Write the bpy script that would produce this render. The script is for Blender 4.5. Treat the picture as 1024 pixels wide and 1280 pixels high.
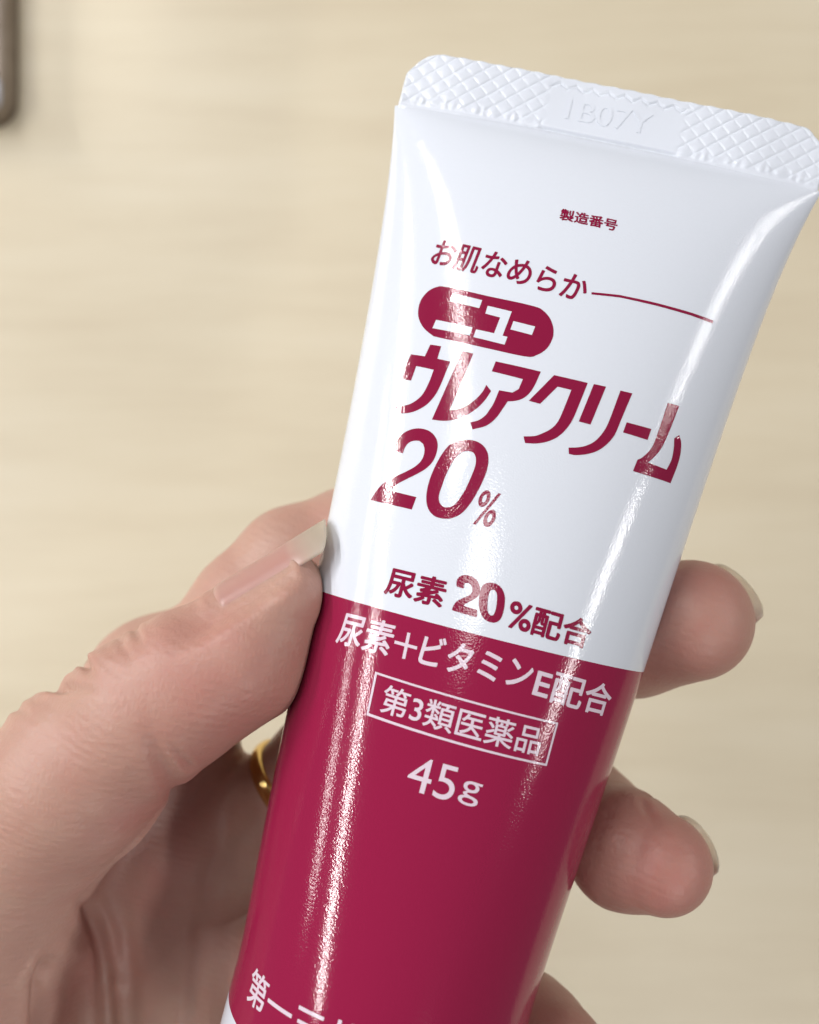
import bpy, bmesh, math, random
import numpy as np
from mathutils import Vector, Matrix

for o in list(bpy.data.objects):
    bpy.data.objects.remove(o, do_unlink=True)
scene = bpy.context.scene
COL = scene.collection
MM = 0.001
CAM_H = 0.300            # the phone is held 30 cm above the tabletop (z = 0)

# ---------------------------------------------------------------- camera
cam = bpy.data.cameras.new("camera")
cam_o = bpy.data.objects.new("camera", cam)
COL.objects.link(cam_o)
cam_o.location = (0, 0, CAM_H)
cam.sensor_fit = 'VERTICAL'
cam.sensor_height = 36.0
cam.lens = 36.0 * 1105 / 1280
cam.clip_start = 0.005
cam.clip_end = 20
cam.dof.use_dof = True
cam.dof.focus_distance = 0.091
cam.dof.aperture_fstop = cam.lens / 1.45
scene.camera = cam_o

# ---------------------------------------------------------------- light: a room with rows of ceiling strip lamps, two lowered for falloff
world = bpy.data.worlds.new("World")
scene.world = world
world.use_nodes = True
bg = world.node_tree.nodes["Background"]
bg.inputs[0].default_value = (1.0, 0.97, 0.93, 1)
bg.inputs[1].default_value = 0.16
scene.view_settings.view_transform = 'Standard'
scene.view_settings.look = 'None'
scene.view_settings.exposure = 0
scene.view_settings.gamma = 1

def strip(name, loc, sx, sy, radiance, target=(0, 0, 0.2), col=(1.0, 0.985, 0.96), align=(0, 1, 0)):
    l = bpy.data.lights.new(name, 'AREA')
    l.shape = 'RECTANGLE'; l.size = sx; l.size_y = sy
    l.energy = radiance * math.pi * sx * sy
    l.color = col
    o = bpy.data.objects.new(name, l)
    COL.objects.link(o)
    z = (Vector(loc) - Vector(target)).normalized()
    y = Vector(align); x = y.cross(z).normalized(); y = z.cross(x)
    o.matrix_world = Matrix.Translation(loc) @ Matrix((x, y, z)).transposed().to_4x4()
    return o

def tube_lamp(p0, p1, width, radiance, z=1.75):
    """a strip lamp facing straight down, its length running from p0 to p1"""
    a = Vector((*p0, z)); b = Vector((*p1, z))
    c = (a + b) / 2
    return strip("strip_lamp", c, width, (b - a).length, radiance, target=c - Vector((0, 0, 1)), align=(b - a).normalized())

tube_lamp((-0.62, 1.22), (-0.21, 0.27), 0.014, 95, z=0.70)  # lowered well below the ceiling so its light fades towards the lower right
tube_lamp((-0.30, 0.62), (-0.02, 0.32), 0.20, 10)
tube_lamp((-5.40, 5.00), (-3.05, 1.40), 0.22, 120)
tube_lamp((-0.73, 0.28), (-0.45, -0.14), 0.020, 92, z=0.634)  # brought low and close, unlike a ceiling lamp, to dim the table rightwards
tube_lamp((-9.00, 5.00), (-3.60, -0.10), 0.20, 36)
tube_lamp((2.85, 2.30), (2.25, 0.45), 0.06, 70)
tube_lamp((2.12, 0.18), (1.58, -0.50), 0.06, 70)
tube_lamp((0.62, -1.50), (0.62, -0.92), 0.06, 95)
# ---------------------------------------------------------------- tube shape (millimetres, lens at the origin looking down -Z)
TA = np.array([-0.2424944, -0.9679819, 0.0648648])      # along the tube, from the crimp to the cap
TU = np.array([0.9677073, -0.2365976, 0.0869722])       # across the tube
TN = np.array([-0.0688407, 0.0838604, 0.9940968])       # out of its printed face
TO = np.array([22.7438914, 42.3185520, -103.0])         # middle of the lower edge of the crimp
PA = [9.211576955681975e-11, -2.7975307249936764e-08, 3.3575557134218987e-06, -0.00021066652223473647,
      0.007887134825728153, -0.25631463442201285, 25.159139115608955]
PC = [1.4954481844106442e-10, 7.050046826512657e-08, -1.7290976569353967e-05, 0.0011160678412592277,
      -0.04339359830948815, -0.1499299076641865]
PERIM = 101.2

def half_width(s):
    s = np.asarray(s, float)
    a = np.polyval(PA, np.clip(s, 0, 98))
    t = np.clip((s - 90) / 16, 0, 1); t = t * t * (3 - 2 * t)
    return a * (1 - t) + 16.107 * t

def centre(s):
    return np.polyval(PC, np.clip(np.asarray(s, float), 0, 98))

def half_depth(a):
    a = np.asarray(a, float)
    lo = np.zeros_like(a); hi = np.full_like(a, 40.)
    for _ in range(40):
        b = (lo + hi) / 2
        h = ((a - b) / (a + b)) ** 2
        p = np.pi * (a + b) * (1 + 3 * h / (10 + np.sqrt(4 - 3 * h)))
        lo = np.where(p < PERIM, b, lo); hi = np.where(p < PERIM, hi, b)
    return (lo + hi) / 2

SG = np.linspace(0, 124, 249)
AG = half_width(SG); BG = half_depth(AG); CG = centre(SG)

def tube_point(th, s):
    a = np.interp(s, SG, AG); b = np.interp(s, SG, BG); c = np.interp(s, SG, CG)
    return (TO + np.multiply.outer(s, TA) + np.multiply.outer(c + a * np.cos(th), TU)
            + np.multiply.outer(b * np.sin(th), TN))

def tube_normal(th, s):
    e = 1e-3
    s0 = np.clip(s - .3, 0, 124); s1 = np.clip(s + .3, 0, 124)
    dt = tube_point(th + e, s) - tube_point(th - e, s)
    ds = tube_point(th, s1) - tube_point(th, s0)
    n = np.cross(dt, ds)
    n /= np.linalg.norm(n, axis=-1, keepdims=True)
    r = np.multiply.outer(np.cos(th), TU) + np.multiply.outer(np.sin(th), TN)
    return n * np.sign((n * r).sum(-1, keepdims=True))

# arc length from the middle of the printed face, tabulated row by row
THG = np.linspace(-np.pi / 2, 3 * np.pi / 2, 1441)
ARC = []
for _a, _b in zip(AG, BG):
    _x, _y = _a * np.cos(THG), _b * np.sin(THG)
    _l = np.concatenate([[0], np.cumsum(np.hypot(np.diff(_x), np.diff(_y)))])
    ARC.append(np.interp(np.pi / 2, THG, _l) - _l)      # w > 0 towards +TU, decreasing with th
ARC = np.array(ARC)

def th_of(w, s):
    w = np.asarray(w, float); s = np.asarray(s, float)
    f = np.clip(s / (SG[1] - SG[0]), 0, len(SG) - 1.001); i = f.astype(int); f = f - i
    out = np.empty_like(w)
    for k in np.unique(i):
        m = i == k
        t0 = np.interp(-w[m], -ARC[k], THG); t1 = np.interp(-w[m], -ARC[k + 1], THG)
        out[m] = t0 * (1 - f[m]) + t1 * f[m]
    return out

def w_of(th, s):
    f = np.clip(s / (SG[1] - SG[0]), 0, len(SG) - 1.001); i = int(f); f -= i
    return np.interp(th, THG, ARC[i]) * (1 - f) + np.interp(th, THG, ARC[i + 1]) * f

def label_point(w, s, h=0.):
    th = th_of(w, s)
    n = tube_normal(th, s)
    return tube_point(th, s) + n * h, n
# label artwork in millimetres on the unrolled tube: (across, along)
ART = {
    'lot': [[-2.616,12.589],[3.564,12.548],[-2.672,11.214]],
    'smooth': [[-15.31,20.174],[1.947,21.766],[-15.002,17.158]],
    'rule': [[2.643,20.314],[5.567,19.868],[9.487,19.659],[13.628,19.532],[16.335,19.544]],
    'pill': [[-12.573,22.579],[-7.724,22.954],[-2.963,23.121],[-1.721,23.441],[-0.79,24.217],[-0.246,25.252],[-0.13,26.292],[-0.436,27.426],[-1.209,28.312],[-2.411,28.78],[-6.933,28.677],[-11.898,28.38],[-12.88,28.146],[-14.012,27.462],[-14.812,26.542],[-15.185,25.573],[-15.171,24.384],[-14.601,23.326],[-13.73,22.726]],
    'pillcut': [[[-11.711,23.225],[-8.318,23.515],[-8.401,24.457],[-11.815,24.173]],[[-12.758,26.455],[-8.556,26.704],[-8.619,27.646],[-12.913,27.43]],[[-7.582,24.042],[-4.935,24.207],[-5.218,27.028],[-4.691,27.063],[-4.765,27.965],[-8.196,27.751],[-8.119,26.861],[-6.145,26.944],[-5.956,25.096],[-7.604,24.952]],[[-4.5,25.217],[-2.175,25.342],[-2.268,26.326],[-4.593,26.186]]],
    'name': [[[-12.656,29.284],[-11.377,29.291],[-11.435,30.721],[-9.945,30.831],[-10.098,32.018],[-10.289,33.451],[-10.597,34.722],[-11.266,35.871],[-12.312,36.724],[-13.341,37.111],[-14.241,37.26],[-14.898,36.566],[-13.947,36.386],[-12.927,35.905],[-12.078,34.948],[-11.664,33.487],[-11.501,31.986],[-13.625,31.84],[-13.78,33.503],[-15.119,33.469],[-14.659,30.615],[-12.923,30.654]],[[-8.946,29.48],[-7.73,29.532],[-8.608,36.024],[-7.781,35.783],[-6.923,35.186],[-6.159,34.258],[-5.716,33.391],[-5.53,32.626],[-4.877,33.166],[-5.247,34.243],[-5.882,35.32],[-6.803,36.278],[-7.82,36.906],[-8.93,37.252],[-10.222,37.344]],[[-5.22,29.928],[-0.435,30.018],[-0.718,31.68],[-1.116,32.722],[-1.69,33.372],[-2.34,33.71],[-2.951,33.883],[-3.28,34.848],[-3.732,35.972],[-4.478,36.902],[-5.713,37.557],[-6.145,36.863],[-5.407,36.505],[-4.827,35.87],[-4.525,35.121],[-4.301,34.386],[-4.098,32.913],[-2.714,32.867],[-2.183,32.367],[-2.024,31.223],[-5.345,31.074]],[[0.97,30.059],[4.501,30.018],[4.183,32.373],[3.89,34.24],[3.388,35.556],[2.717,36.488],[1.896,37.117],[0.872,37.558],[-0.176,37.765],[-0.498,37.119],[0.532,36.835],[1.232,36.391],[2.026,35.652],[2.522,34.679],[2.79,33.078],[3.042,31.178],[1.599,31.183],[0.305,33.393],[-0.892,33.356]],[[5.139,29.968],[6.433,29.908],[5.794,34.243],[4.548,34.237]],[[7.997,29.903],[9.3,29.841],[8.823,32.726],[8.508,34.6],[7.879,35.873],[7.081,36.764],[6.057,37.374],[4.987,37.742],[4.37,37.771],[4.185,37.149],[5.105,36.873],[5.845,36.509],[6.67,35.781],[7.248,34.695],[7.594,33.326]],[[9.443,32.977],[12.28,32.893],[12.145,34.129],[9.309,34.121]],[[13.399,29.662],[14.817,29.574],[14.44,32.289],[14.027,34.3],[13.48,35.482],[12.825,36.382],[15.257,36.479],[15.546,35.318],[15.465,34.138],[15.204,33.044],[15.726,32.543],[16.214,33.228],[16.509,34.351],[16.513,35.73],[16.224,37.698],[11.389,37.712],[11.564,36.45],[12.092,35.996],[12.809,34.823],[13.1,33.115]]],
    'two': [[-13.66,41.334],[-13.582,40.289],[-13.081,39.354],[-12.213,38.742],[-11.268,38.489],[-10.255,38.559],[-9.421,39.01],[-8.897,39.765],[-8.761,40.757],[-8.926,41.72],[-9.471,42.585],[-10.324,43.337],[-11.375,44.121],[-12.215,44.777],[-12.754,45.548],[-9.621,45.639],[-9.758,47.002],[-14.942,46.919],[-14.427,45.732],[-13.699,44.767],[-12.645,44.001],[-11.461,43.205],[-10.58,42.454],[-10.105,41.604],[-10.121,40.672],[-10.459,40.05],[-10.983,39.798],[-11.596,39.9],[-12.148,40.246],[-12.4,40.801],[-12.466,41.411]],
    'zero': [[[-6.686,38.988],[-5.762,38.694],[-4.756,38.748],[-3.893,39.23],[-3.37,40.118],[-3.207,41.25],[-3.34,42.61],[-3.625,44.0],[-4.026,45.247],[-4.565,46.276],[-5.366,46.954],[-6.289,47.214],[-7.237,47.129],[-8.046,46.561],[-8.531,45.583],[-8.725,44.287],[-8.635,42.758],[-8.299,41.174],[-7.796,39.89],[-7.273,39.311]],[[-5.615,39.878],[-5.03,39.903],[-4.62,40.4],[-4.474,41.205],[-4.596,42.483],[-4.789,43.606],[-5.08,44.665],[-5.491,45.584],[-5.974,45.94],[-6.536,46.017],[-7.049,45.683],[-7.309,44.992],[-7.266,43.984],[-7.171,42.794],[-6.915,41.567],[-6.574,40.654],[-6.136,40.107]]],
    'pct': [[[-2.165,44.149],[-2.2,44.432],[-2.286,44.7],[-2.412,44.926],[-2.568,45.089],[-2.738,45.173],[-2.905,45.17],[-3.054,45.079],[-3.169,44.91],[-3.24,44.679],[-3.258,44.409],[-3.223,44.126],[-3.137,43.857],[-3.01,43.63],[-2.853,43.467],[-2.683,43.383],[-2.515,43.387],[-2.367,43.478],[-2.252,43.648],[-2.183,43.879]],[[-2.513,44.232],[-2.527,44.368],[-2.559,44.495],[-2.605,44.6],[-2.662,44.674],[-2.724,44.71],[-2.784,44.703],[-2.837,44.655],[-2.878,44.571],[-2.903,44.457],[-2.908,44.326],[-2.894,44.191],[-2.863,44.064],[-2.816,43.958],[-2.759,43.884],[-2.697,43.848],[-2.637,43.855],[-2.584,43.903],[-2.543,43.988],[-2.519,44.102]],[[-1.134,45.963],[-1.172,46.254],[-1.261,46.53],[-1.394,46.764],[-1.557,46.934],[-1.735,47.022],[-1.91,47.02],[-2.065,46.928],[-2.185,46.756],[-2.259,46.519],[-2.278,46.241],[-2.241,45.95],[-2.152,45.673],[-2.019,45.438],[-1.855,45.268],[-1.676,45.18],[-1.501,45.182],[-1.346,45.275],[-1.226,45.448],[-1.153,45.685]],[[-1.495,46.051],[-1.51,46.191],[-1.544,46.322],[-1.593,46.431],[-1.654,46.508],[-1.72,46.546],[-1.784,46.54],[-1.841,46.491],[-1.884,46.405],[-1.91,46.288],[-1.916,46.153],[-1.902,46.014],[-1.868,45.883],[-1.818,45.773],[-1.757,45.696],[-1.692,45.658],[-1.627,45.664],[-1.57,45.713],[-1.527,45.8],[-1.501,45.916]],[[-3.191,47.048],[-1.519,43.418],[-1.197,43.422],[-2.883,47.056]]],
    'u1': [[-10.284,55.961],[-4.044,55.898],[-10.296,53.183]],
    'u20': [[-2.942,55.935],[1.937,56.019],[-3.191,52.204]],
    'upct': [[2.642,56.063],[4.889,56.14],[2.508,53.511]],
    'u2': [[5.042,56.228],[11.241,56.394],[5.048,53.451]],
    'v1': [[-14.614,62.133],[-8.087,61.869],[-14.444,58.82]],
    'vplus': [[[-7.738,60.156],[-5.313,60.15],[-5.29,60.459],[-7.713,60.468]],[[-6.689,59.087],[-6.359,59.065],[-6.172,61.639],[-6.5,61.664]]],
    'v2': [[-4.867,61.696],[6.24,61.502],[-4.789,58.782]],
    'v3': [[6.796,62.093],[16.145,62.584],[6.865,58.998]],
    'frame_o': [[-8.878,63.635],[10.288,64.013],[10.277,68.317],[-8.547,67.927]],
    'frame_i': [[-8.609,63.849],[10.069,64.204],[10.061,68.112],[-8.351,67.672]],
    'cls': [[-7.317,67.195],[8.994,67.528],[-7.357,64.471]],
    'd45': [[-2.819,73.405],[1.835,73.446],[-2.834,70.125]],
    'dg': [[2.298,73.334],[4.286,73.489],[2.365,71.067]],
    'm': [[-13.132,96.929],[-9.474,96.566],[-5.95,96.275]],
    'm1': [[-11.063,96.76],[-8.018,96.53]],
    'm3': [[-7.323,95.382],[-4.745,95.411]],
    'mbox': [[-15.163,98.863],[-11.747,98.089],[-14.926,96.02]],
    'border': [[-19.272,57.438],[-8.032,57.335],[0.292,57.392],[8.609,57.647],[20.433,57.839]],
    'end': [-17.838,101.124],
}
# ---------------------------------------------------------------- helpers
def world_of(P):
    P = np.asarray(P, float) * MM
    P = P.copy(); P[..., 2] += CAM_H
    return P

def unp(px, py, d):
    return np.array([(px - 512) / 1105 * d, (640 - py) / 1105 * d, -d])

def link(name, me, mat=None, parent=None):
    o = bpy.data.objects.new(name, me)
    COL.objects.link(o)
    if mat is not None and not me.materials:
        me.materials.append(mat)
    if parent is not None:
        o.parent = parent
    return o

def thing(name, label, cat, group=None):
    o = bpy.data.objects.new(name, None)
    o.empty_display_size = 0.01
    COL.objects.link(o)
    tag(o, label, cat, group)
    return o

def tag(o, label, cat, group=None):
    o["label"] = label; o["category"] = cat
    if group: o["group"] = group

def mesh_from(name, V, Fs, normals=None, smooth=True):
    me = bpy.data.meshes.new(name)
    me.from_pydata([tuple(v) for v in V], [], [tuple(f) for f in Fs])
    me.update()
    if smooth:
        me.polygons.foreach_set("use_smooth", np.ones(len(me.polygons), bool))
    if normals is not None:
        me.normals_split_custom_set_from_vertices([tuple(n) for n in normals])
    me.update()
    return me

def grid_faces(nu, nv, wrap=False):
    F = []
    for i in range(nu - 1):
        for j in range(nv if wrap else nv - 1):
            k = (j + 1) % nv
            F.append((i * nv + j, i * nv + k, (i + 1) * nv + k, (i + 1) * nv + j))
    return F

class Nodes:
    def __init__(self, name):
        self.mat = bpy.data.materials.new(name); self.mat.use_nodes = True
        self.nt = self.mat.node_tree
        self.bsdf = self.nt.nodes["Principled BSDF"]
        self.co = self.nt.nodes.new("ShaderNodeTexCoord")
    def node(self, t, **kw):
        n = self.nt.nodes.new(t)
        for k, v in kw.items():
            if hasattr(n, k): setattr(n, k, v)
            else: n.inputs[k.replace('_', ' ')].default_value = v
        return n
    def l(self, a, b): self.nt.links.new(a, b)
    def coords(self, scale=(1, 1, 1), rot=(0, 0, 0)):
        m = self.nt.nodes.new("ShaderNodeMapping")
        m.inputs["Scale"].default_value = scale; m.inputs["Rotation"].default_value = rot
        self.l(self.co.outputs["Object"], m.inputs["Vector"]); return m.outputs[0]
    def noise(self, scale, detail=3, rough=.5, vec=None):
        n = self.nt.nodes.new("ShaderNodeTexNoise")
        n.inputs["Scale"].default_value = scale; n.inputs["Detail"].default_value = detail
        n.inputs["Roughness"].default_value = rough
        self.l(vec if vec is not None else self.co.outputs["Object"], n.inputs["Vector"]); return n.outputs["Fac"]
    def ramp(self, fac, stops):
        n = self.nt.nodes.new("ShaderNodeValToRGB")
        e = n.color_ramp.elements
        while len(e) < len(stops): e.new(.5)
        for el, (p, c) in zip(e, stops):
            el.position = p; el.color = (*c, 1) if len(c) == 3 else c
        self.l(fac, n.inputs[0]); return n.outputs[0]
    def mix(self, fac, a, b, mode='MIX'):
        n = self.nt.nodes.new("ShaderNodeMix"); n.data_type = 'RGBA'; n.blend_type = mode
        for s, v in ((n.inputs[0], fac), (n.inputs[6], a), (n.inputs[7], b)):
            if isinstance(v, (int, float)): s.default_value = v
            elif isinstance(v, tuple): s.default_value = (*v, 1)
            else: self.l(v, s)
        return n.outputs[2]
    def math(self, op, a, b=0.):
        n = self.nt.nodes.new("ShaderNodeMath"); n.operation = op
        for s, v in zip(n.inputs, (a, b)):
            if isinstance(v, (int, float)): s.default_value = v
            else: self.l(v, s)
        return n.outputs[0]
    def bump(self, h, strength, dist, normal=None):
        n = self.nt.nodes.new("ShaderNodeBump")
        n.inputs["Strength"].default_value = strength; n.inputs["Distance"].default_value = dist
        self.l(h, n.inputs["Height"])
        if normal is not None: self.l(normal, n.inputs["Normal"])
        return n.outputs[0]
    def set(self, **kw):
        for k, v in kw.items():
            k = k.replace('_', ' ')
            s = self.bsdf.inputs[k]
            if isinstance(v, (int, float)): s.default_value = v
            elif isinstance(v, tuple): s.default_value = (*v, 1) if s.type == 'RGBA' else v
            else: self.l(v, s)

# ---------------------------------------------------------------- materials
def tube_film(name, col, rough=0.105, grain=1.0):
    n = Nodes(name)
    h = n.noise(5200, 0, .5)
    h2 = n.noise(1700, 1, .5)
    hh = n.math('ADD', h, n.math('MULTIPLY', h2, .15))
    mott = n.noise(2600, 2, .6)
    c = n.mix(n.math('MULTIPLY', mott, .10), col, tuple(min(1, x * 1.25 + .012) for x in col))
    n.set(Base_Color=c, Roughness=rough, IOR=1.5, Normal=n.bump(hh, 0.31 * grain, 0.00003))
    return n.mat

M_WHITE = tube_film("white_tube_film", (0.685, 0.72, 0.805))
M_RED = tube_film("dark_red_tube_print", (0.275, 0.0085, 0.053))
M_INK = tube_film("dark_red_ink", (0.235, 0.006, 0.044))
M_PINKINK = tube_film("pale_pink_ink", (0.70, 0.58, 0.68))
M_SEAL = tube_film("white_sealed_film", (0.675, 0.71, 0.795), 0.22, 0.4)
# ---------------------------------------------------------------- tabletop and the case at its far left
n = Nodes("pale_maple_laminate")
g1 = n.noise(14, 4, .55, n.coords((.30, 2.3, 1)))
g2 = n.noise(60, 3, .6, n.coords((.22, 1.9, 1)))
g3 = n.noise(26, 3, .6, n.coords((.6, 1.3, 1)))
f = n.math('ADD', n.math('MULTIPLY', g1, .5), n.math('ADD', n.math('MULTIPLY', g2, .3), n.math('MULTIPLY', g3, .2)))
c = n.ramp(f, [(.34, (.575, .495, .365)), (.5, (.62, .545, .41)), (.66, (.65, .58, .45))])
n.set(Base_Color=c, Roughness=.42, Normal=n.bump(g2, .05, .0004))
M_TABLE = n.mat

def rounded_box(name, cx, cy, z0, z1, hx, hy, r, bev, mat, parent=None, seg=8):
    bm = bmesh.new()
    pts = []
    for sx, sy, a0 in ((1, 1, 0), (-1, 1, 90), (-1, -1, 180), (1, -1, 270)):
        for k in range(seg + 1):
            a = math.radians(a0 + 90 * k / seg)
            pts.append((cx + sx * (hx - r) + r * math.cos(a), cy + sy * (hy - r) + r * math.sin(a)))
    rings = [(z0, 0)]
    for k in range(5):
        a = math.pi / 2 * k / 4
        rings.append((z1 - bev + bev * math.sin(a), bev * (1 - math.cos(a))))
    R = []
    for z, ins in rings:
        q = []
        for x, y in pts:
            dx, dy = x - cx, y - cy
            q.append(bm.verts.new((cx + dx * (1 - ins / hx), cy + dy * (1 - ins / hy), z)))
        R.append(q)
    m = len(pts)
    for a, b in zip(R, R[1:]):
        for k in range(m): bm.faces.new((a[k], a[(k + 1) % m], b[(k + 1) % m], b[k]))
    bm.faces.new(R[-1]); bm.faces.new(R[0][::-1])
    for f_ in bm.faces: f_.smooth = len(f_.verts) == 4
    me = bpy.data.meshes.new(name); bm.to_mesh(me); bm.free()
    return link(name, me, mat, parent)

table = rounded_box("table", 0.0, 0.1, -.028, 0, .90, .65, .012, .002, M_TABLE)
tag(table, "pale maple tabletop with faint horizontal grain under the hand", "table")

n = Nodes("brown_grey_plastic")
n.set(Base_Color=n.ramp(n.noise(90, 2), [(.3, (.23, .18, .14)), (.7, (.29, .235, .19))]), Roughness=.45)
M_BROWN = n.mat
n = Nodes("pale_grey_plastic")
n.set(Base_Color=n.ramp(n.noise(120, 2), [(.3, (.36, .36, .40)), (.7, (.42, .42, .46))]), Roughness=.35)
M_GREY = n.mat
case = thing("case", "brown grey case with a pale rounded end at the table's upper left corner", "case")
rounded_box("shell", -.1738, .2005, .0, .0108, .041, .0705, .009, .002, M_BROWN, case)
rounded_box("end_panel", -.1680, .1372, .0100, .0120, .0345, .0060, .004, .0008, M_GREY, case)
# ---------------------------------------------------------------- the cream tube
tube = thing("cream_tube", "white and dark red squeeze tube of cream held in the hand, crimped at its top", "tube")
S_RED, S_END, S_SHOULDER = 57.55, 101.4, 112.0

def body_ring(s, n=240):
    th = np.linspace(0, 2 * np.pi, n, endpoint=False)
    ss = np.full(n, s)
    return tube_point(th, ss), tube_normal(th, ss)

def body_piece(name, s0, s1, mat, label=None):
    k = max(4, int((s1 - s0) / .8))
    P, N = [], []
    for s in np.linspace(s0, s1, k + 1):
        p, nn = body_ring(s); P.append(p); N.append(nn)
    me = mesh_from(name, world_of(np.concatenate(P)), grid_faces(k + 1, 240, True), np.concatenate(N))
    o = link(name, me, mat, tube)
    if label: o["label"] = label
    return o

body_piece("tube_body", 0.0, S_RED, M_WHITE)
body_piece("colour_band", S_RED, S_END, M_RED, "dark red printed lower part of the tube")
body_piece("tube_base", S_END, S_SHOULDER, M_WHITE, "white end of the tube below the red print")

# shoulder and cap (below the picture)
def lathe(name, prof, mat):
    th = np.linspace(0, 2 * np.pi, 96, endpoint=False)
    P = []
    c = centre(110.)
    for s, r in prof:
        P.append(TO + s * TA + np.multiply.outer(c + r * np.cos(th), TU) + np.multiply.outer(r * np.sin(th), TN))
    me = mesh_from(name, world_of(np.concatenate(P)), grid_faces(len(prof), 96, True))
    return link(name, me, mat, tube)
lathe("shoulder", [(S_SHOULDER, 16.1), (S_SHOULDER + .6, 15.9), (S_SHOULDER + 3.2, 9), (S_SHOULDER + 3.4, 8.2), (S_SHOULDER + 5, 8.0)], M_WHITE)
lathe("cap", [(S_SHOULDER + 3.6, 8.6), (S_SHOULDER + 3.7, 14.6), (S_SHOULDER + 4.2, 15.1), (S_SHOULDER + 18, 14.6), (S_SHOULDER + 18.7, 13.9), (S_SHOULDER + 18.7, .05)], M_WHITE)

# crimp with its pressed diamond pattern
NW, NS, HWID, HGT = 620, 100, 24.75, 7.1
wv = np.linspace(-HWID, HWID, NW)
def crimp_top(w):
    e = np.clip((np.abs(w) - (HWID - 3.6)) / 3.6, 0, 1)
    return -HGT + 3.0 * e ** 2.0 + 0.05 * np.sin(w * 2 * np.pi / 2.25)
rng = np.random.default_rng(4)
def crimp_height(w, s):
    pitch_w, pitch_s = 2.25, 1.95
    u = w / pitch_w; v = s / pitch_s
    d1 = np.abs(((u + v) % 1) - .5); d1 = .5 - d1
    d2 = np.abs(((u - v) % 1) - .5); d2 = .5 - d2
    g = np.maximum(np.exp(-(d1 / .085) ** 2), .62 * np.exp(-(d2 / .085) ** 2))
    pat = 1 / (1 + np.exp((w - (-7.6)) / .12)) + 1 / (1 + np.exp(-(w - 8.2) / .12))
    lower = 1 / (1 + np.exp((s + .55) / .12))
    pillow = .03 * np.sin(np.pi * (u + v)) ** 2 * np.sin(np.pi * (u - v)) ** 2
    side = np.clip((np.abs(w) - 16.) / 8.7, 0, 1); side = side * side * (3 - 2 * side)
    h = 1.12 - .62 * side + pat * lower * (-.08 * g + pillow)
    zig = np.abs(((w / 1.9) % 1) - .5) * 1.1 - HGT + 1.0
    h = h - (1 - pat) * .16 * np.exp(-((s - zig) / .16) ** 2)
    edge = np.exp(-((s + .35) / .22) ** 2)                         # groove along the foot of the seal
    h = h - edge * (.05 + (1 - pat) * .17)
    # sealed film is pinched unevenly at the foot of the pattern
    foot = np.exp(-((s + .9) / .5) ** 2) * pat
    h = h + foot * .045 * np.sin(w * 5.1 + 1.3 * np.sin(w * 1.7)) 
    return h + .06 * np.sin(w * .55 + .8) * np.clip(-s / 5, 0, 1)
P, b0 = [], float(half_depth(half_width(0.)))
for t in np.linspace(0, 1, NS):
    s = crimp_top(wv) * (1 - t) + .35 * t
    h = crimp_height(wv, s)
    bl = np.clip((s + .25) / .6, 0, 1); bl = bl * bl * (3 - 2 * bl)
    th_h = (b0 + .12) * np.sqrt(np.clip(1 - (wv / 25.3) ** 2, 0, 1))
    h = h * (1 - bl) + np.minimum(th_h, 1.36) * bl
    rim = np.clip((HWID - np.abs(wv)) / .35, 0, 1)
    rim2 = np.clip((s - crimp_top(wv)) / .35, 0, 1)
    h = h * np.sqrt(1 - (1 - rim) ** 2 * .9) * np.sqrt(1 - (1 - rim2) ** 2 * .9)
    P.append(TO + np.multiply.outer(s, TA) + np.multiply.outer(wv + float(centre(0.)), TU) + np.multiply.outer(h, TN))
front = np.concatenate(P)
Pb = []
for t in np.linspace(0, 1, 8):
    s = crimp_top(wv) * (1 - t) + .35 * t
    Pb.append(TO + np.multiply.outer(s, TA) + np.multiply.outer(wv + float(centre(0.)), TU) + np.multiply.outer(np.full(NW, -.75), TN))
back = np.concatenate(Pb)
F = [f[::-1] for f in grid_faces(NS, NW)] + [tuple(i + len(front) for i in f) for f in grid_faces(8, NW)]
o2 = len(front)
for j in range(NW - 1): F.append((j, j + 1, o2 + j + 1, o2 + j))
fi = [i * NW for i in range(0, NS)]
bi = [o2 + round(i / (NS - 1) * 7) * NW for i in range(NS)]
for q in range(NS - 1):
    for off, flip in ((0, 0), (NW - 1, 1)):
        a_, b_, c_, d_ = fi[q] + off, fi[q + 1] + off, bi[q + 1] + off, bi[q] + off
        f = (a_, b_, c_, d_) if c_ != d_ else (a_, b_, c_)
        F.append(f if not flip else f[::-1])
me = mesh_from("crimp_seal", world_of(np.concatenate([front, back])), F)
crimp = link("crimp_seal", me, M_SEAL, tube)
crimp["label"] = "flat heat sealed end pressed with a diamond grid and a blank strip holding the lot code"

# ---------------------------------------------------------------- flat artwork laid on the film
def flat_polys(loops_list):
    """filled 2-D outlines (list of lists of loops, first loop outer) -> verts, faces"""
    V, Fs = [], []
    for loops in loops_list:
        cu = bpy.data.curves.new("outline", 'CURVE'); cu.dimensions = '2D'; cu.fill_mode = 'BOTH'
        for lp in loops:
            sp = cu.splines.new('POLY'); sp.points.add(len(lp) - 1)
            for p, q in zip(sp.points, lp): p.co = (q[0], q[1], 0, 1)
            sp.use_cyclic_u = True
        ob = bpy.data.objects.new("outline", cu); COL.objects.link(ob)
        dg = bpy.context.evaluated_depsgraph_get(); dg.update()
        m = ob.evaluated_get(dg).to_mesh()
        o = len(V)
        V += [tuple(v.co) for v in m.vertices]; Fs += [tuple(i + o for i in p.vertices) for p in m.polygons]
        bpy.data.objects.remove(ob); bpy.data.curves.remove(cu)
    return V, Fs

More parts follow.
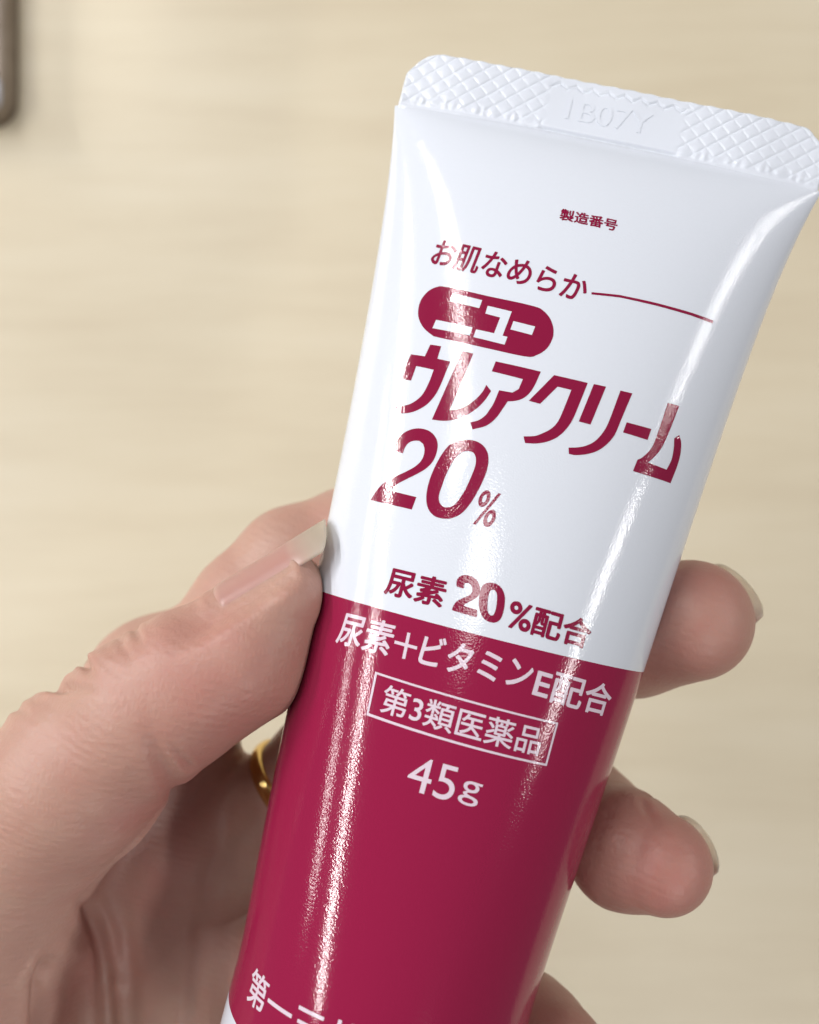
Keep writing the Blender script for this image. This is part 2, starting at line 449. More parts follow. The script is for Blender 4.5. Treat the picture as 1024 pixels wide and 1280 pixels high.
def text_mesh(body, res=6):
    cu = bpy.data.curves.new("glyphs", 'FONT'); cu.body = body; cu.resolution_u = res
    ob = bpy.data.objects.new("glyphs", cu); COL.objects.link(ob)
    dg = bpy.context.evaluated_depsgraph_get(); dg.update()
    m = ob.evaluated_get(dg).to_mesh()
    V = np.array([tuple(v.co)[:2] for v in m.vertices]); Fs = [tuple(p.vertices) for p in m.polygons]
    bpy.data.objects.remove(ob); bpy.data.curves.remove(cu)
    lo, hi = V.min(0), V.max(0)
    return (V - lo) / (hi - lo), Fs

def lay(name, V, Fs, mat, h=0.02, label=None, parent=None):
    bm = bmesh.new()
    vs = [bm.verts.new((v[0], v[1], v[2] if len(v) > 2 else 0)) for v in V]
    for f in Fs:
        try: bm.faces.new([vs[i] for i in f])
        except ValueError: pass
    A = np.array([v.co for v in bm.verts])
    for ax, step in ((0, .7), (1, 2.0)):
        lo, hi = A[:, ax].min(), A[:, ax].max()
        for x in np.arange(math.floor(lo / step) * step + step, hi, step):
            co = [0, 0, 0]; co[ax] = x + 1e-4; no = [0, 0, 0]; no[ax] = 1
            bmesh.ops.bisect_plane(bm, geom=bm.verts[:] + bm.edges[:] + bm.faces[:], dist=1e-6, plane_co=co, plane_no=no)
    bmesh.ops.triangulate(bm, faces=[f for f in bm.faces if len(f.verts) > 4])
    bm.verts.index_update()
    A = np.array([tuple(v.co) for v in bm.verts])
    P, N = label_point(A[:, 0], A[:, 1], 0.)
    P = P + N * (h + A[:, 2:3])
    W = world_of(P)
    for v, w in zip(bm.verts, W): v.co = w
    out = np.array(TN)
    for f in bm.faces:
        f.normal_update()
        if f.normal.dot(Vector(out)) < 0: f.normal_flip()
        f.smooth = True
    me = bpy.data.meshes.new(name); bm.to_mesh(me); bm.free()
    me.normals_split_custom_set_from_vertices([tuple(n) for n in N])
    o = link(name, me, mat, parent or tube)
    if label: o["label"] = label
    return o

def lettering(body, box, mat, weight=0., h=0.02, label=None, name="lettering", fit=1.0):
    """box = three label points: lower left, lower right, upper left of the inked area"""
    bl, br, tl = (np.array(p) for p in box)
    V, Fs = text_mesh(body)
    ex, ey = br - bl, tl - bl
    base = bl + V[:, :1] * ex + V[:, 1:] * ey
    sh = [(0, 0)] if weight == 0 else [(math.cos(a) * weight, math.sin(a) * weight) for a in np.linspace(0, 2 * np.pi, 6, endpoint=False)]
    VV, FF = [], []
    for k, (dx, dy) in enumerate(sh):
        o = len(VV)
        VV += [(p[0] + dx, p[1] + dy, k * .0015) for p in base]
        FF += [tuple(i + o for i in f) for f in Fs]
    return lay(name, VV, FF, mat, h, label)

def rounded(loop, n=4):
    """closed Catmull-Rom through the digitised points"""
    L = np.array(loop); out = []
    for i in range(len(L)):
        p0, p1, p2, p3 = L[i - 1], L[i], L[(i + 1) % len(L)], L[(i + 2) % len(L)]
        for t in np.linspace(0, 1, n, endpoint=False):
            out.append(.5 * ((2 * p1) + (p2 - p0) * t + (2 * p0 - 5 * p1 + 4 * p2 - p3) * t * t + (3 * p1 - p0 - 3 * p2 + p3) * t ** 3))
    return [tuple(p) for p in out]

def soft(loop, n=4, ang=35):
    """Catmull-Rom on the gentle bends, straight lines at the corners"""
    L = np.array(loop); m = len(L); out = []
    def corner(i):
        a = L[i] - L[i - 1]; b = L[(i + 1) % m] - L[i]
        c = np.dot(a, b) / (np.linalg.norm(a) * np.linalg.norm(b))
        return c < math.cos(math.radians(ang))
    C = [corner(i) for i in range(m)]
    for i in range(m):
        j = (i + 1) % m
        p1, p2 = L[i], L[j]
        if C[i] and C[j]:
            out.append(tuple(p1)); continue
        p0 = L[i - 1] if not C[i] else p1 - (p2 - p1)
        p3 = L[(i + 2) % m] if not C[j] else p2 + (p2 - p1)
        for t in np.linspace(0, 1, n, endpoint=False):
            out.append(tuple(.5 * ((2 * p1) + (p2 - p0) * t + (2 * p0 - 5 * p1 + 4 * p2 - p3) * t * t + (3 * p1 - p0 - 3 * p2 + p3) * t ** 3)))
    return out

def band_line(pts, w0, w1):
    P = np.array(pts); d = np.gradient(P, axis=0); n = np.stack([-d[:, 1], d[:, 0]], 1); n /= np.linalg.norm(n, axis=1, keepdims=True)
    w = np.linspace(w0, w1, len(P))[:, None] / 2
    return [tuple(p) for p in np.concatenate([P + n * w, (P - n * w)[::-1]])]

lettering("製造番号", ART['lot'], M_INK, .045, label="tiny dark red heading near the crimp")
lettering("お肌なめらか", ART['smooth'], M_INK, .06, label="slanted dark red line of thin lettering above the badge")
lay("rule_line", *flat_polys([[band_line(ART['rule'], .26, .36)]]), M_INK, label="thin dark red rule after the slanted lettering")
lay("badge", *flat_polys([[rounded(ART['pill'])]]), M_INK, label="dark red lozenge with white lettering cut out")
lay("lettering", *flat_polys([[p] for p in ART['pillcut']]), M_WHITE, .035, label="white lettering in the dark red lozenge")
lay("lettering", *flat_polys([[soft(p)] for p in ART['name']]), M_INK, label="large dark red slanted product name")
lay("lettering", *flat_polys([[soft(ART['two'])], [rounded(ART['zero'][0]), rounded(ART['zero'][1])]]), M_INK, label="large dark red slanted figure twenty")
pc = ART['pct']
lay("lettering", *flat_polys([[pc[0], pc[1]], [pc[2], pc[3]], [pc[4]]]), M_INK, label="small dark red per cent sign beside the large figure")
lettering("尿素", ART['u1'], M_INK, .085, label="bold dark red lettering just above the red print")
def figure_twenty(box):
    """the outlines of the large figure, set upright into another box"""
    two, zero = np.array(soft(ART['two'])), [np.array(rounded(z)) for z in ART['zero']]
    k = .235
    un = lambda L: np.stack([L[:, 0] + L[:, 1] * k, -L[:, 1]], 1)
    T = [un(two)] + [un(z) for z in zero]
    A_ = np.concatenate(T); lo_, hi_ = A_.min(0), A_.max(0)
    bl, br, tl = (np.array(p) for p in box)
    f = lambda L: [tuple(bl + (p[0] - lo_[0]) / (hi_[0] - lo_[0]) * (br - bl) + (p[1] - lo_[1]) / (hi_[1] - lo_[1]) * (tl - bl)) for p in L]
    return [[f(T[0])], [f(T[1]), f(T[2])]]
V, Fs = flat_polys(figure_twenty(ART['u20']))
VV, FF = [], []
for k in range(6):
    a_ = k * math.pi / 3
    FF += [tuple(i + len(VV) for i in f) for f in Fs]
    VV += [(v[0] + .11 * math.cos(a_), v[1] + .08 * math.sin(a_), k * .0015) for v in V]
lay("lettering", VV, FF, M_INK, label="bold dark red figure twenty just above the red print")
lettering("%", ART['upct'], M_INK, .085)
lettering("配合", ART['u2'], M_INK, .085, label="bold dark red lettering at the right above the red print")
lettering("尿素", ART['v1'], M_PINKINK, .06, label="pale lettering at the top left of the red print")
lay("lettering", *flat_polys([[p] for p in ART['vplus']]), M_PINKINK, label="pale plus sign on the red print")
lettering("ビタミン", ART['v2'], M_PINKINK, .06, label="pale lettering in the middle of the red print's first line")
lettering("E配合", ART['v3'], M_PINKINK, .06, label="pale lettering at the right of the red print's first line")
lay("text_frame", *flat_polys([[ART['frame_o'], ART['frame_i']]]), M_PINKINK, label="thin pale rectangle round the second line")
lettering("第3類医薬品", ART['cls'], M_PINKINK, .03, label="thin pale lettering inside the rectangle")
lettering("45", ART['d45'], M_PINKINK, .0, label="pale weight figure below the rectangle")
lettering("g", ART['dg'], M_PINKINK, .0)
lettering("第一三共", [(-15.0, 98.45), (-.9, 98.0), (-14.9, 95.15)], M_PINKINK, .05, label="pale maker's lettering at the lower edge")

# pressed lot code in the blank strip of the crimp
V, Fs = text_mesh("1B07Y")
cw, ch = 9.8, 2.5
bm = bmesh.new()
vs = []
for x, y in V:
    w_, s_ = -5.2 + x * cw, -2.0 - y * ch
    h_ = float(crimp_height(np.array([w_]), np.array([s_]))[0]) - .02
    vs.append(bm.verts.new(world_of(TO + TU * (w_ + float(centre(0.))) + TA * s_ + TN * h_)))
for f in Fs: bm.faces.new([vs[i] for i in f])
for f in bm.faces:
    f.normal_update()
    if f.normal.dot(Vector(TN)) < 0: f.normal_flip()
r = bmesh.ops.extrude_face_region(bm, geom=bm.faces[:])
for e in r['geom']:
    if isinstance(e, bmesh.types.BMVert): e.co += Vector(TN) * (.08 * MM)
me = bpy.data.meshes.new("lot_code"); bm.to_mesh(me); bm.free()
link("lot_code", me, M_SEAL, crimp)["label"] = "raised colourless lot code in the blank strip"
# ---------------------------------------------------------------- the hand: one continuous skin from a distance field
# joints: (x, y) seen from the lens, distance from it in mm, radius in mm
def J(px, py, d, r): return (unp(px, py, d), r)
THUMB = [J(347, 748, 95.5, 5.2), J(304, 820, 95.8, 6.75), J(243, 850, 96.4, 7.35), J(190, 886, 97.2, 7.75), J(95, 970, 100, 9.0), J(-10, 1080, 106, 11.4), J(-70, 1300, 112, 13.0), J(-190, 1490, 125, 15.5)]
INDEX = [J(205, 868, 124.5, 9.8), J(264, 834, 122, 8.9), J(318, 764, 121, 8.5), J(370, 710, 121.5, 8.3), J(445, 682, 122.3, 8.1), J(560, 690, 122.5, 8.1), J(735, 795, 116.5, 7.3), J(790, 795, 109, 7.2), J(864, 775, 103, 7.0)]
MIDDLE = [J(222, 1040, 130, 9.9), J(290, 1060, 129, 9.0), J(345, 1024, 127.5, 8.7), J(412, 958, 126, 8.5), J(540, 905, 124, 8.3), J(670, 955, 120, 7.8), J(742, 1022, 112, 6.2), J(782, 1062, 102, 6.6), J(827, 1080, 98.5, 5.5)]
RINGF = [J(235, 1200, 132, 10), J(360, 1190, 128, 8.8), J(520, 1190, 124, 8.3), J(610, 1262, 115, 7.8), J(652, 1316, 104, 8.6), J(690, 1334, 100, 6.9)]
PINKY = [J(230, 1345, 130, 9.3), J(400, 1400, 123, 7.6), J(540, 1440, 113, 6.8), J(610, 1455, 104, 6.2)]
WRIST = J(-260, 1560, 134, 17)
FOREARM = J(-900, 2500, 150, 25)
PALM = [(WRIST, INDEX[0]), (WRIST, MIDDLE[0]), (WRIST, RINGF[0]), (WRIST, PINKY[0])]

def smin(a, b, k):
    h = np.clip(.5 + .5 * (b - a) / k, 0, 1)
    return b * (1 - h) + a * h - k * h * (1 - h)

def capsule(p, A, B, sq=None):
    (a, ra), (b, rb) = A, B
    ba = (b - a).astype(np.float32); pa = p - a.astype(np.float32)
    h = np.clip(pa @ ba / float(ba @ ba), 0, 1)
    q = pa - h[:, None] * ba
    return np.sqrt((q * q).sum(1)) - (ra + (rb - ra) * h).astype(np.float32)

def chain(p, js, k=1.6):
    d = capsule(p, js[0], js[1])
    for A, B in zip(js[1:], js[2:]): d = smin(d, capsule(p, A, B), k)
    return d

def tube_field(p):
    q = p - TO
    s = q @ TA
    a = np.interp(s, SG, AG); b = np.interp(s, SG, BG); c = np.interp(s, SG, CG)
    x = q @ TU - c; z = q @ TN
    k0 = np.sqrt((x / a) ** 2 + (z / b) ** 2) + 1e-6
    k1 = np.sqrt((x / a ** 2) ** 2 + (z / b ** 2) ** 2) + 1e-6
    return k0 * (k0 - 1) / k1

def nail_frame(t, nrm):
    t = t / np.linalg.norm(t); nrm = nrm - t * (nrm @ t); nrm = nrm / np.linalg.norm(nrm)
    return t, nrm, np.cross(t, nrm)

# end of the free edge, direction, outward normal, length, width, radius across
NAILS = [(unp(405, 648, 97.0), np.array([.85, .52, -.02]), np.array([-.52, .85, .20]), 15.0, 10.6, 6.3),
         (unp(931, 724, 106.0), np.array([.70, .70, .12]), np.array([.12, .05, -1.]), 10.0, 9.0, 5.6),
         (unp(881, 1038, 103.0), np.array([.77, .62, .10]), np.array([.35, .25, -.9]), 8.0, 8.8, 5.4)]

SHIFT = np.array([0, 0, -2.6])
def digit_field(p):
    p = p.astype(np.float32)
    t = smin(chain(p, THUMB[:5], 2.5), chain(p, [(a + SHIFT, r * .94) for a, r in THUMB[:5]], 2.5), 2.)
    return np.minimum(t, np.minimum(chain(p, INDEX[5:]), chain(p, MIDDLE[4:], 1.2)))

def hand_field(p):
    p = p.astype(np.float32)
    d = capsule(p, *PALM[0])
    d = smin(d, capsule(p, WRIST, FOREARM), 8.)
    for A, B in PALM[1:]: d = smin(d, capsule(p, A, B), 6.)
    d = smin(d, capsule(p, INDEX[0], MIDDLE[0]), 5.); d = smin(d, capsule(p, MIDDLE[0], RINGF[0]), 5.); d = smin(d, capsule(p, RINGF[0], PINKY[0]), 5.)
    fi = chain(p, INDEX); fm = chain(p, MIDDLE, 1.2); fr = chain(p, RINGF); fp = chain(p, PINKY)
    f = smin(smin(fi, fm, .5), smin(fr, fp, .5), .5)
    d = smin(d, f, 3.5)
    t = smin(chain(p, THUMB, 2.5), chain(p, [(a + SHIFT, r * .94) for a, r in THUMB[:6]], 2.5), 2.)
    # ball of the thumb grows into the palm, its free end stays apart
    u = np.clip(((p - THUMB[4][0].astype(np.float32)) @ (THUMB[5][0] - THUMB[4][0]).astype(np.float32)) / 150. , 0, 1)
    k = 1.0 + 7.0 * u
    d = smin(d, t, k)
    # flesh is pressed flat where it meets the tube
    tf = -(tube_field(p) - .12)
    return -smin(-d, -tf, .5)

def nail_plate(end, t, nrm, length, width, R, nu=27, nv=41):
    """points of the nail's upper face, laid on the flesh and carried straight on past it"""
    t, nrm, b = nail_frame(t, nrm)
    phm = width / 2 / R
    x = np.linspace(-1, 1, nu); v = np.linspace(0, 1, nv)
    X, Vv = np.meshgrid(x, v)
    rd = 1 - np.sqrt(np.clip(1 - (X * .94) ** 2, 0, 1))
    back = length * (1 - Vv) + rd * 2.6 * Vv ** 1.5 - rd * 1.8 * (1 - Vv) ** 2
    ph = X * phm
    rad = np.cos(ph)[..., None] * nrm + np.sin(ph)[..., None] * b
    axis = end - back[..., None] * t - nrm * R
    p = axis + rad * R
    free = length * .27
    h = np.full(X.shape, float(R) + 3.5)
    for _ in range(40):                                        # march inwards to the skin
        q = axis + rad * h[..., None]
        d = digit_field(q.reshape(-1, 3)).reshape(h.shape)
        h = np.clip(h - np.clip(d - .16, -.6, .6) * .8, R - 3.5, R + 3.5)
    h = R + (h.mean() - R) * .25 + 0 * h                       # an even plate at the mean height of the flesh
    plain = h.copy()
    edge = np.abs(X) ** 8 * (1 - np.clip((Vv - .68) / .1, 0, 1)); root = np.clip(1 - Vv / .06, 0, 1)
    h = h - np.maximum(edge, root) * .55
    return axis + rad * h[..., None], rad, np.clip(1 - back / length, 0, 1), float(plain[0, 0])

def field_grid(lo, hi, h):
    n = np.ceil((np.array(hi) - lo) / h).astype(int) + 1
    H = 4
    nc = n // H + 2
    def pts(nn, st):
        ax = [np.float32(lo[i]) + np.arange(nn[i], dtype=np.float32) * np.float32(st) for i in range(3)]
        return np.stack(np.meshgrid(*ax, indexing='ij'), -1).reshape(-1, 3)
    C = hand_field(pts(nc, h * H)).reshape(nc)
    near = np.abs(C) < h * H * 1.9
    g = near.copy()                                   # grow by one coarse cell
    for ax in range(3):
        g2 = g.copy()
        sl = [slice(None)] * 3; sr = [slice(None)] * 3
        sl[ax] = slice(1, None); sr[ax] = slice(None, -1)
        g2[tuple(sl)] |= g[tuple(sr)]; g2[tuple(sr)] |= g[tuple(sl)]; g = g2
    F = np.kron(C, np.ones((H, H, H), np.float32))[:n[0], :n[1], :n[2]].astype(np.float32)
    M = np.kron(g, np.ones((H, H, H), bool))[:n[0], :n[1], :n[2]]
    idx = np.argwhere(M)
    p = (np.array(lo) + idx * h).astype(np.float32)
    for k in range(0, len(p), 400000):
        F[tuple(idx[k:k + 400000].T)] = hand_field(p[k:k + 400000])
    return F

def surface_nets(F, lo, h):
    inside = F < 0
    n = F.shape
    cnt = np.zeros((n[0] - 1, n[1] - 1, n[2] - 1), np.int8)
    offs = [(i, j, k) for i in (0, 1) for j in (0, 1) for k in (0, 1)]
    for o in offs: cnt += inside[o[0]:n[0] - 1 + o[0], o[1]:n[1] - 1 + o[1], o[2]:n[2] - 1 + o[2]]
    cells = np.argwhere((cnt > 0) & (cnt < 8))
    vid = np.full(cnt.shape, -1, np.int32); vid[tuple(cells.T)] = np.arange(len(cells))
    acc = np.zeros((len(cells), 3)); num = np.zeros(len(cells))
    for a in offs:
        for ax in range(3):
            if a[ax]: continue
            b = list(a); b[ax] = 1
            fa = F[tuple((cells + a).T)]; fb = F[tuple((cells + b).T)]
            m = (fa < 0) != (fb < 0)
            t = np.where(m, fa / np.where(fa == fb, 1, fa - fb), 0)
            p = np.repeat(np.array(a, float)[None], len(cells), 0); p[:, ax] += t
            acc[m] += p[m]; num[m] += 1
    V = np.array(lo) + (cells + acc / num[:, None]) * h
    Q = []
    for ax in range(3):
        b = [slice(None)] * 3; c = [slice(None)] * 3
        b[ax] = slice(0, -1); c[ax] = slice(1, None)
        A, B = inside[tuple(b)], inside[tuple(c)]
        e = np.argwhere(A != B)
        o1, o2 = [(ax + 1) % 3, (ax + 2) % 3]
        ok = (e[:, o1] > 0) & (e[:, o2] > 0) & (e[:, o1] < n[o1] - 1) & (e[:, o2] < n[o2] - 1)
        e = e[ok]
        flip = A[tuple(e.T)]
        def cell(d1, d2):
            q = e.copy(); q[:, o1] -= d1; q[:, o2] -= d2; return vid[tuple(q.T)]
        q = np.stack([cell(1, 1), cell(0, 1), cell(0, 0), cell(1, 0)], 1)
        q[~flip] = q[~flip][:, ::-1]
        Q.append(q)
    return V, np.concatenate(Q)

HSTEP = .42
lo = np.array([-136., -160., -160.]); hi = np.array([46., 4., -86.])
V, Q = surface_nets(field_grid(lo, hi, HSTEP), lo, HSTEP)
def grad(p):
    e = .15
    g = np.stack([hand_field(p + e * np.eye(3)[i]) - hand_field(p - e * np.eye(3)[i]) for i in range(3)], 1)
    return g / (np.linalg.norm(g, axis=1, keepdims=True) + 1e-9)
for _ in range(2):
    f = hand_field(V); V = V - np.clip(f, -.4, .4)[:, None] * grad(V) * .8
NRM = grad(V)

# ---- folds, creases and swellings worked into the skin
def screen(P): return np.stack([512 + P[:, 0] / -P[:, 2] * 1105, 640 - P[:, 1] / -P[:, 2] * 1105], 1)
SC = screen(V); DEP = -V[:, 2]
def poly_dist(q, pts):
    best = np.full(len(q), 1e9); along = np.zeros(len(q)); n_ = len(pts) - 1
    for i, (a, b) in enumerate(zip(pts[:-1], pts[1:])):
        a = np.array(a, float); b = np.array(b, float); ab = b - a
        t = np.clip((q - a) @ ab / (ab @ ab), 0, 1)
        d = np.linalg.norm(q - a - t[:, None] * ab, axis=1)
        along = np.where(d < best, (i + t) / n_, along); best = np.minimum(best, d)
    return best, along
disp = np.zeros(len(V))
def crease(pts, width, depth, dmin, dmax, nz=-.35, fade=.35, head=0.):
    m = (DEP > dmin) & (DEP < dmax) & (NRM[:, 2] > nz)
    d, u = poly_dist(SC[m], pts); u0 = u
    u = np.clip((u - fade) / (1 - fade + 1e-6), 0, 1)
    hd = np.clip(u0 / head, 0, 1) if head else 1.
    disp[m] -= hd * depth * (1 - u * u * (3 - 2 * u)) * (np.exp(-(d / width) ** 2) - .28 * np.exp(-((d - 2.1 * width) / width) ** 2))
def swell(x, y, rad, amt, dmin, dmax, nz=-.5):
    m = (DEP > dmin) & (DEP < dmax) & (NRM[:, 2] > nz)
    d = np.linalg.norm(SC[m] - (x, y), axis=1)
    disp[m] += amt * np.exp(-(d / rad) ** 2)
T0, T1 = 84, 112          # thumb
for x, y, dx, dy, w, dp in ((104, 825, 16, 22, 5, .95), (77, 842, 8, 12, 4, .4), (51, 861, 70, 2, 5, .85), (169, 787, 10, 24, 5, .35), (20, 886, 30, 16, 6, .35)):
    crease([(x - dx * .4, y - dy * .8), (x, y), (x + dx * .5, y + dy * .5), (x + dx, y + dy)], w, dp, T0, T1, -.85, .45)
for x, y, dx, dy, w, dp in ((150, 800, 20, 40, 4, .16), (128, 830, 40, 30, 4, .14), (95, 856, 60, 20, 4, .14)):
    crease([(x, y), (x + dx, y + dy)], w, dp, T0, T1, -.85, .2)
swell(88, 846, 15, .55, T0, T1, -.9); swell(126, 822, 20, .5, T0, T1, -.9); swell(62, 862, 12, .4, T0, T1, -.9); swell(30, 888, 26, .5, T0, T1, -.9)
crease([(215, 985), (205, 955), (190, 925), (172, 895)], 11, .45, T0, T1)
crease([(235, 955), (222, 940), (205, 915)], 5, .3, T0, T1)
crease([(130, 1045), (108, 1030), (92, 1020)], 9, .15, T0, T1)
swell(255, 905, 45, .45, T0, T1)
# palm
P0, P1 = 100, 140
crease([(98, 1118), (112, 1140), (124, 1175), (132, 1215), (136, 1300)], 9, 1.15, P0, P1, fade=.98, head=.35)
crease([(148, 1120), (155, 1160), (160, 1210), (162, 1300)], 11, .45, P0, P1, fade=.98, head=.4)
crease([(66, 1190), (50, 1228), (47, 1300)], 9, 1.3, P0, P1, fade=.98, head=.3)
swell(95, 1190, 24, 1.0, P0, P1); swell(146, 1230, 12, .5, P0, P1); swell(205, 1080, 55, 1.2, P0, P1)
crease([(300, 1010), (262, 1090), (246, 1200), (242, 1300)], 10, .35, P0, P1, fade=.98, head=.5)
# fingertip folds
crease([(800, 996), (808, 1012), (816, 1024), (824, 1034)], 4.5, .3, 92, 116, -.9, head=.2)
V2 = V + NRM * disp[:, None]
# the flesh is brought to the underside of each nail and folds up a little round its rim
for spec in NAILS:
    end, t, nrm, length, width, R = spec
    hp = nail_plate(*spec)[3]
    t, nrm, b = nail_frame(t, nrm); phm = width / 2 / R
    q = V2 - end
    along = 1 + (q @ t) / length
    y = q @ nrm + R; z = q @ b
    rad = np.sqrt(y * y + z * z); X = np.abs(np.arctan2(z, y)) / phm
    m = (along > -.45) & (along < .95) & (X < 1.7) & (np.abs(rad - hp) < 3.5)
    def ss(v): v = np.clip(v, 0, 1); return v * v * (3 - 2 * v)
    w = ss((1.5 - X) / .5) * ss((along + .38) / .38) * ss((.76 - along) / .14)
    rim = np.exp(-((X - 1.06) / .10) ** 2) * (along < .74) + np.exp(-((along + .035) / .05) ** 2) * .45 * ss((1.1 - X) / .3)
    tgt = hp - .16 + .36 * np.clip(rim, 0, 1)
    nr = rad + (tgt - rad) * w
    s_ = np.where(m, nr / rad, 1.)
    axis_p = end + (q @ t)[:, None] * t - nrm * R
    V2 = np.where(m[:, None], axis_p + (V2 - axis_p) * s_[:, None], V2)

me = bpy.data.meshes.new("hand")
W = world_of(V2)
me.vertices.add(len(W)); me.vertices.foreach_set("co", W.ravel())
me.loops.add(Q.size); me.loops.foreach_set("vertex_index", Q.ravel().astype(np.int32))
me.polygons.add(len(Q)); me.polygons.foreach_set("loop_start", np.arange(0, Q.size, 4, dtype=np.int32))
me.polygons.foreach_set("loop_total", np.full(len(Q), 4, np.int32))
me.polygons.foreach_set("use_smooth", np.ones(len(Q), bool))
me.update(); me.validate()

# blood colour of the skin: fingertips and folds redder, knuckle backs browner
flush = np.zeros(len(V))
def blush(j, rad, amt):
    d = np.linalg.norm(V - j[0], axis=1); flush[:] = np.maximum(flush, amt * np.exp(-(d / rad) ** 2))
for js, a in ((INDEX, 1.0), (MIDDLE, 1.0), (RINGF, .9), (PINKY, .9), (THUMB, .55)): blush(js[-1] if js is not THUMB else THUMB[1], 10, a)
blush(J(290, 850, 90, 0), 9, .75); blush(J(95, 1190, 118, 0), 9, .7); blush(J(160, 1000, 95, 0), 9, .4); blush(J(190, 1100, 118, 0), 10, .5)
at = me.attributes.new("flush", 'FLOAT', 'POINT'); at.data.foreach_set("value", flush.astype(np.float32))

n = Nodes("skin")
fl = n.node("ShaderNodeAttribute"); fl.attribute_name = "flush"
big = n.noise(110, 3, .6); mid = n.noise(420, 3, .6)
f = n.math('ADD', n.math('MULTIPLY', fl.outputs["Fac"], .62), n.math('ADD', n.math('MULTIPLY', big, 1.0), -.38))
c = n.ramp(f, [(.0, (.495, .302, .240)), (.35, (.47, .242, .197)), (.95, (.445, .152, .136))])
c = n.mix(n.math('MULTIPLY', mid, .55), c, (.43, .245, .197))
vor = n.nt.nodes.new("ShaderNodeTexVoronoi"); vor.feature = 'DISTANCE_TO_EDGE'; vor.inputs["Scale"].default_value = 1600
n.l(n.coords((1, .55, 1), (0, 0, .9)), vor.inputs["Vector"])
lines = n.noise(900, 2, .5, n.coords((.35, 1.4, 1), (0, 0, .65)))
b1 = n.bump(vor.outputs[0], .20, .00024)
b2 = n.bump(lines, .30, .00026, b1)
ridge = n.node("ShaderNodeTexWave"); ridge.wave_type = 'BANDS'; ridge.bands_direction = 'Y'
for k_, v_ in (("Scale", 330.), ("Distortion", 5.), ("Detail", 2.), ("Detail Scale", .5)): ridge.inputs[k_].default_value = v_
n.l(n.coords((1, 1, 1), (0, 0, .35)), ridge.inputs["Vector"])
b2 = n.bump(n.math('MULTIPLY', ridge.outputs["Fac"], n.noise(300, 2, .5)), .16, .0002, b2)
b3 = n.bump(n.noise(260, 3, .55), .20, .0006, b2)
n.set(Base_Color=c, Roughness=.46, Subsurface_Weight=.22, Subsurface_Radius=(1.0, .35, .2), Subsurface_Scale=.0022, Normal=b3)
n.bsdf.inputs["Specular IOR Level"].default_value = .42
M_SKIN = n.mat
hand = link("hand", me, M_SKIN)
tag(hand, "left hand gripping the cream tube, thumb at its left, fingertips at its right", "hand")

# ---- nails
def nail_mat(name):
    n = Nodes(name)
    a = n.node("ShaderNodeAttribute"); a.attribute_name = "along"
    c = n.ramp(a.outputs["Fac"], [(0, (.50, .31, .26)), (.10, (.45, .235, .205)), (.64, (.46, .24, .21)), (.85, (.60, .50, .42)), (1, (.68, .60, .51))])
    n.set(Base_Color=c, Roughness=.34, Subsurface_Weight=.2, Subsurface_Radius=(1, .5, .3), Subsurface_Scale=.001,
          Normal=n.bump(n.noise(700, 2, .5, n.coords((1, 1, 1))), .08, .0002))
    tr = n.nt.nodes.new("ShaderNodeBsdfTranslucent"); tr.inputs["Color"].default_value = (.92, .88, .80, 1)
    mx = n.nt.nodes.new("ShaderNodeMixShader")
    rp = n.nt.nodes.new("ShaderNodeMapRange"); rp.inputs[1].default_value = .66; rp.inputs[2].default_value = .9; rp.inputs[4].default_value = .62
    n.l(a.outputs["Fac"], rp.inputs[0]); n.l(rp.outputs[0], mx.inputs[0])
    n.l(n.bsdf.outputs[0], mx.inputs[1]); n.l(tr.outputs[0], mx.inputs[2])
    n.l(mx.outputs[0], n.nt.nodes["Material Output"].inputs[0])
    return n.mat
M_NAIL = nail_mat("fingernail")

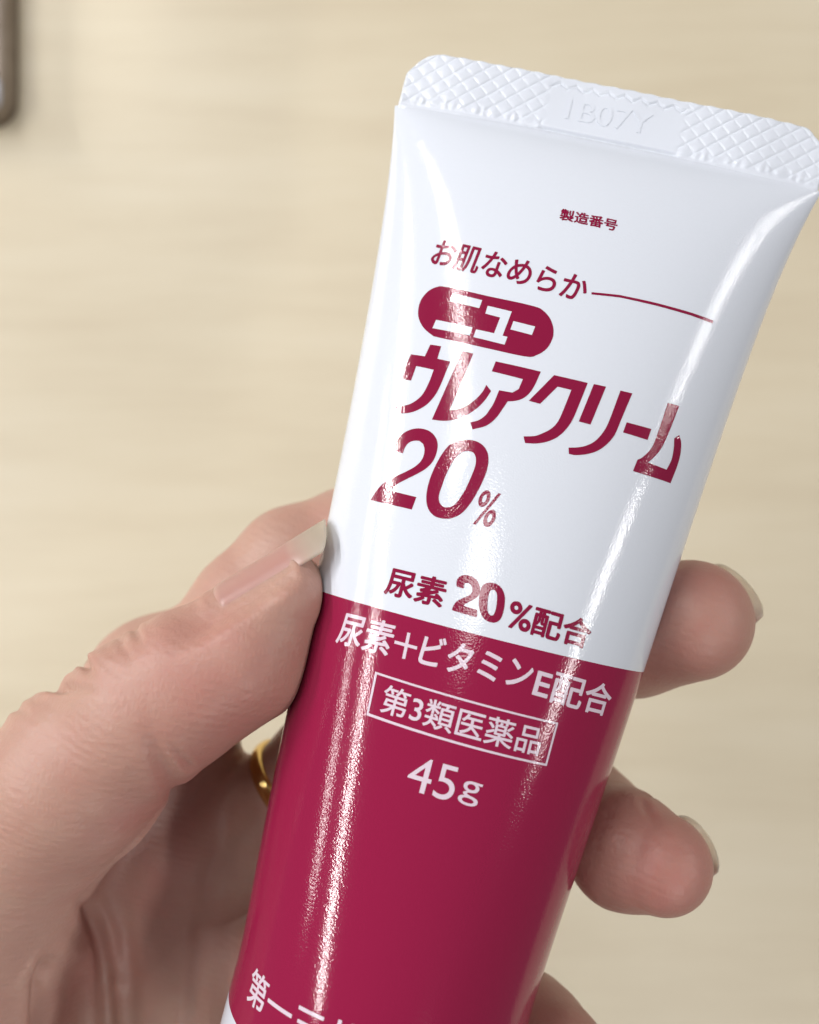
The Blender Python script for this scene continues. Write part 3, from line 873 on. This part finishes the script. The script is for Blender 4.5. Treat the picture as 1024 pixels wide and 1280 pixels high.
def nail(spec, label):
    top, rad, along, _h = nail_plate(*spec)
    nv, nu = along.shape
    low = top - rad * .2
    Vn = np.concatenate([low.reshape(-1, 3), top.reshape(-1, 3)]); m = nu * nv
    Fn = [f[::-1] for f in grid_faces(nv, nu)] + [tuple(i + m for i in f) for f in grid_faces(nv, nu)]
    loop = [j for j in range(nu)] + [i * nu + nu - 1 for i in range(1, nv)] + [(nv - 1) * nu + j for j in range(nu - 2, -1, -1)] + [i * nu for i in range(nv - 2, 0, -1)]
    for a_, b_ in zip(loop, loop[1:] + loop[:1]): Fn.append((a_, b_, b_ + m, a_ + m))
    mn = mesh_from("nail", world_of(Vn), Fn)
    bmn = bmesh.new(); bmn.from_mesh(mn); bmesh.ops.recalc_face_normals(bmn, faces=bmn.faces[:]); bmn.to_mesh(mn); bmn.free()
    at = mn.attributes.new("along", 'FLOAT', 'POINT'); at.data.foreach_set("value", np.concatenate([along.ravel()] * 2).astype(np.float32))
    o = link("nail", mn, M_NAIL, hand)
    o["label"] = label
for spec, lab in zip(NAILS, ("thumb nail seen nearly edge on, with a long pale free edge", "pale nail edge showing past the upper fingertip", "pale nail edge showing past the lower fingertip")):
    nail(spec, lab)

# ---------------------------------------------------------------- gold ring on the finger behind the tube
a, ra = MIDDLE[2]; b, rb = MIDDLE[3]
ax = (b - a) / np.linalg.norm(b - a)
c0 = a + (b - a) * .50; R0 = ra + (rb - ra) * .50 - .2
e1 = np.cross(ax, [0, 0, 1.]); e1 /= np.linalg.norm(e1); e2 = np.cross(ax, e1)
rows = []
for ph in np.linspace(0, 2 * np.pi, 96, endpoint=False):
    r = np.cos(ph) * e1 + np.sin(ph) * e2
    prof = [(-1.15, 0), (-1.1, .55), (-.7, .95), (0, 1.08), (.7, .95), (1.1, .55), (1.15, 0), (.6, -.25), (-.6, -.25)]
    rows.append(np.array([c0 + ax * x + r * (R0 + y) for x, y in prof]))
rows.append(rows[0])
Vr = np.concatenate(rows[:-1]); k = 9
Fr = [(i * k + j, i * k + (j + 1) % k, ((i + 1) % 96) * k + (j + 1) % k, ((i + 1) % 96) * k + j) for i in range(96) for j in range(k)]
mr = mesh_from("gold_ring", world_of(Vr), Fr)
bmr = bmesh.new(); bmr.from_mesh(mr); bmesh.ops.recalc_face_normals(bmr, faces=bmr.faces[:]); bmr.to_mesh(mr); bmr.free()
n = Nodes("polished_gold"); n.set(Base_Color=(.83, .58, .22), Metallic=1.0, Roughness=.16, Normal=n.bump(n.noise(800), .05, .0002))
tag(link("gold_ring", mr, n.mat), "plain gold ring on the finger passing behind the tube", "ring")
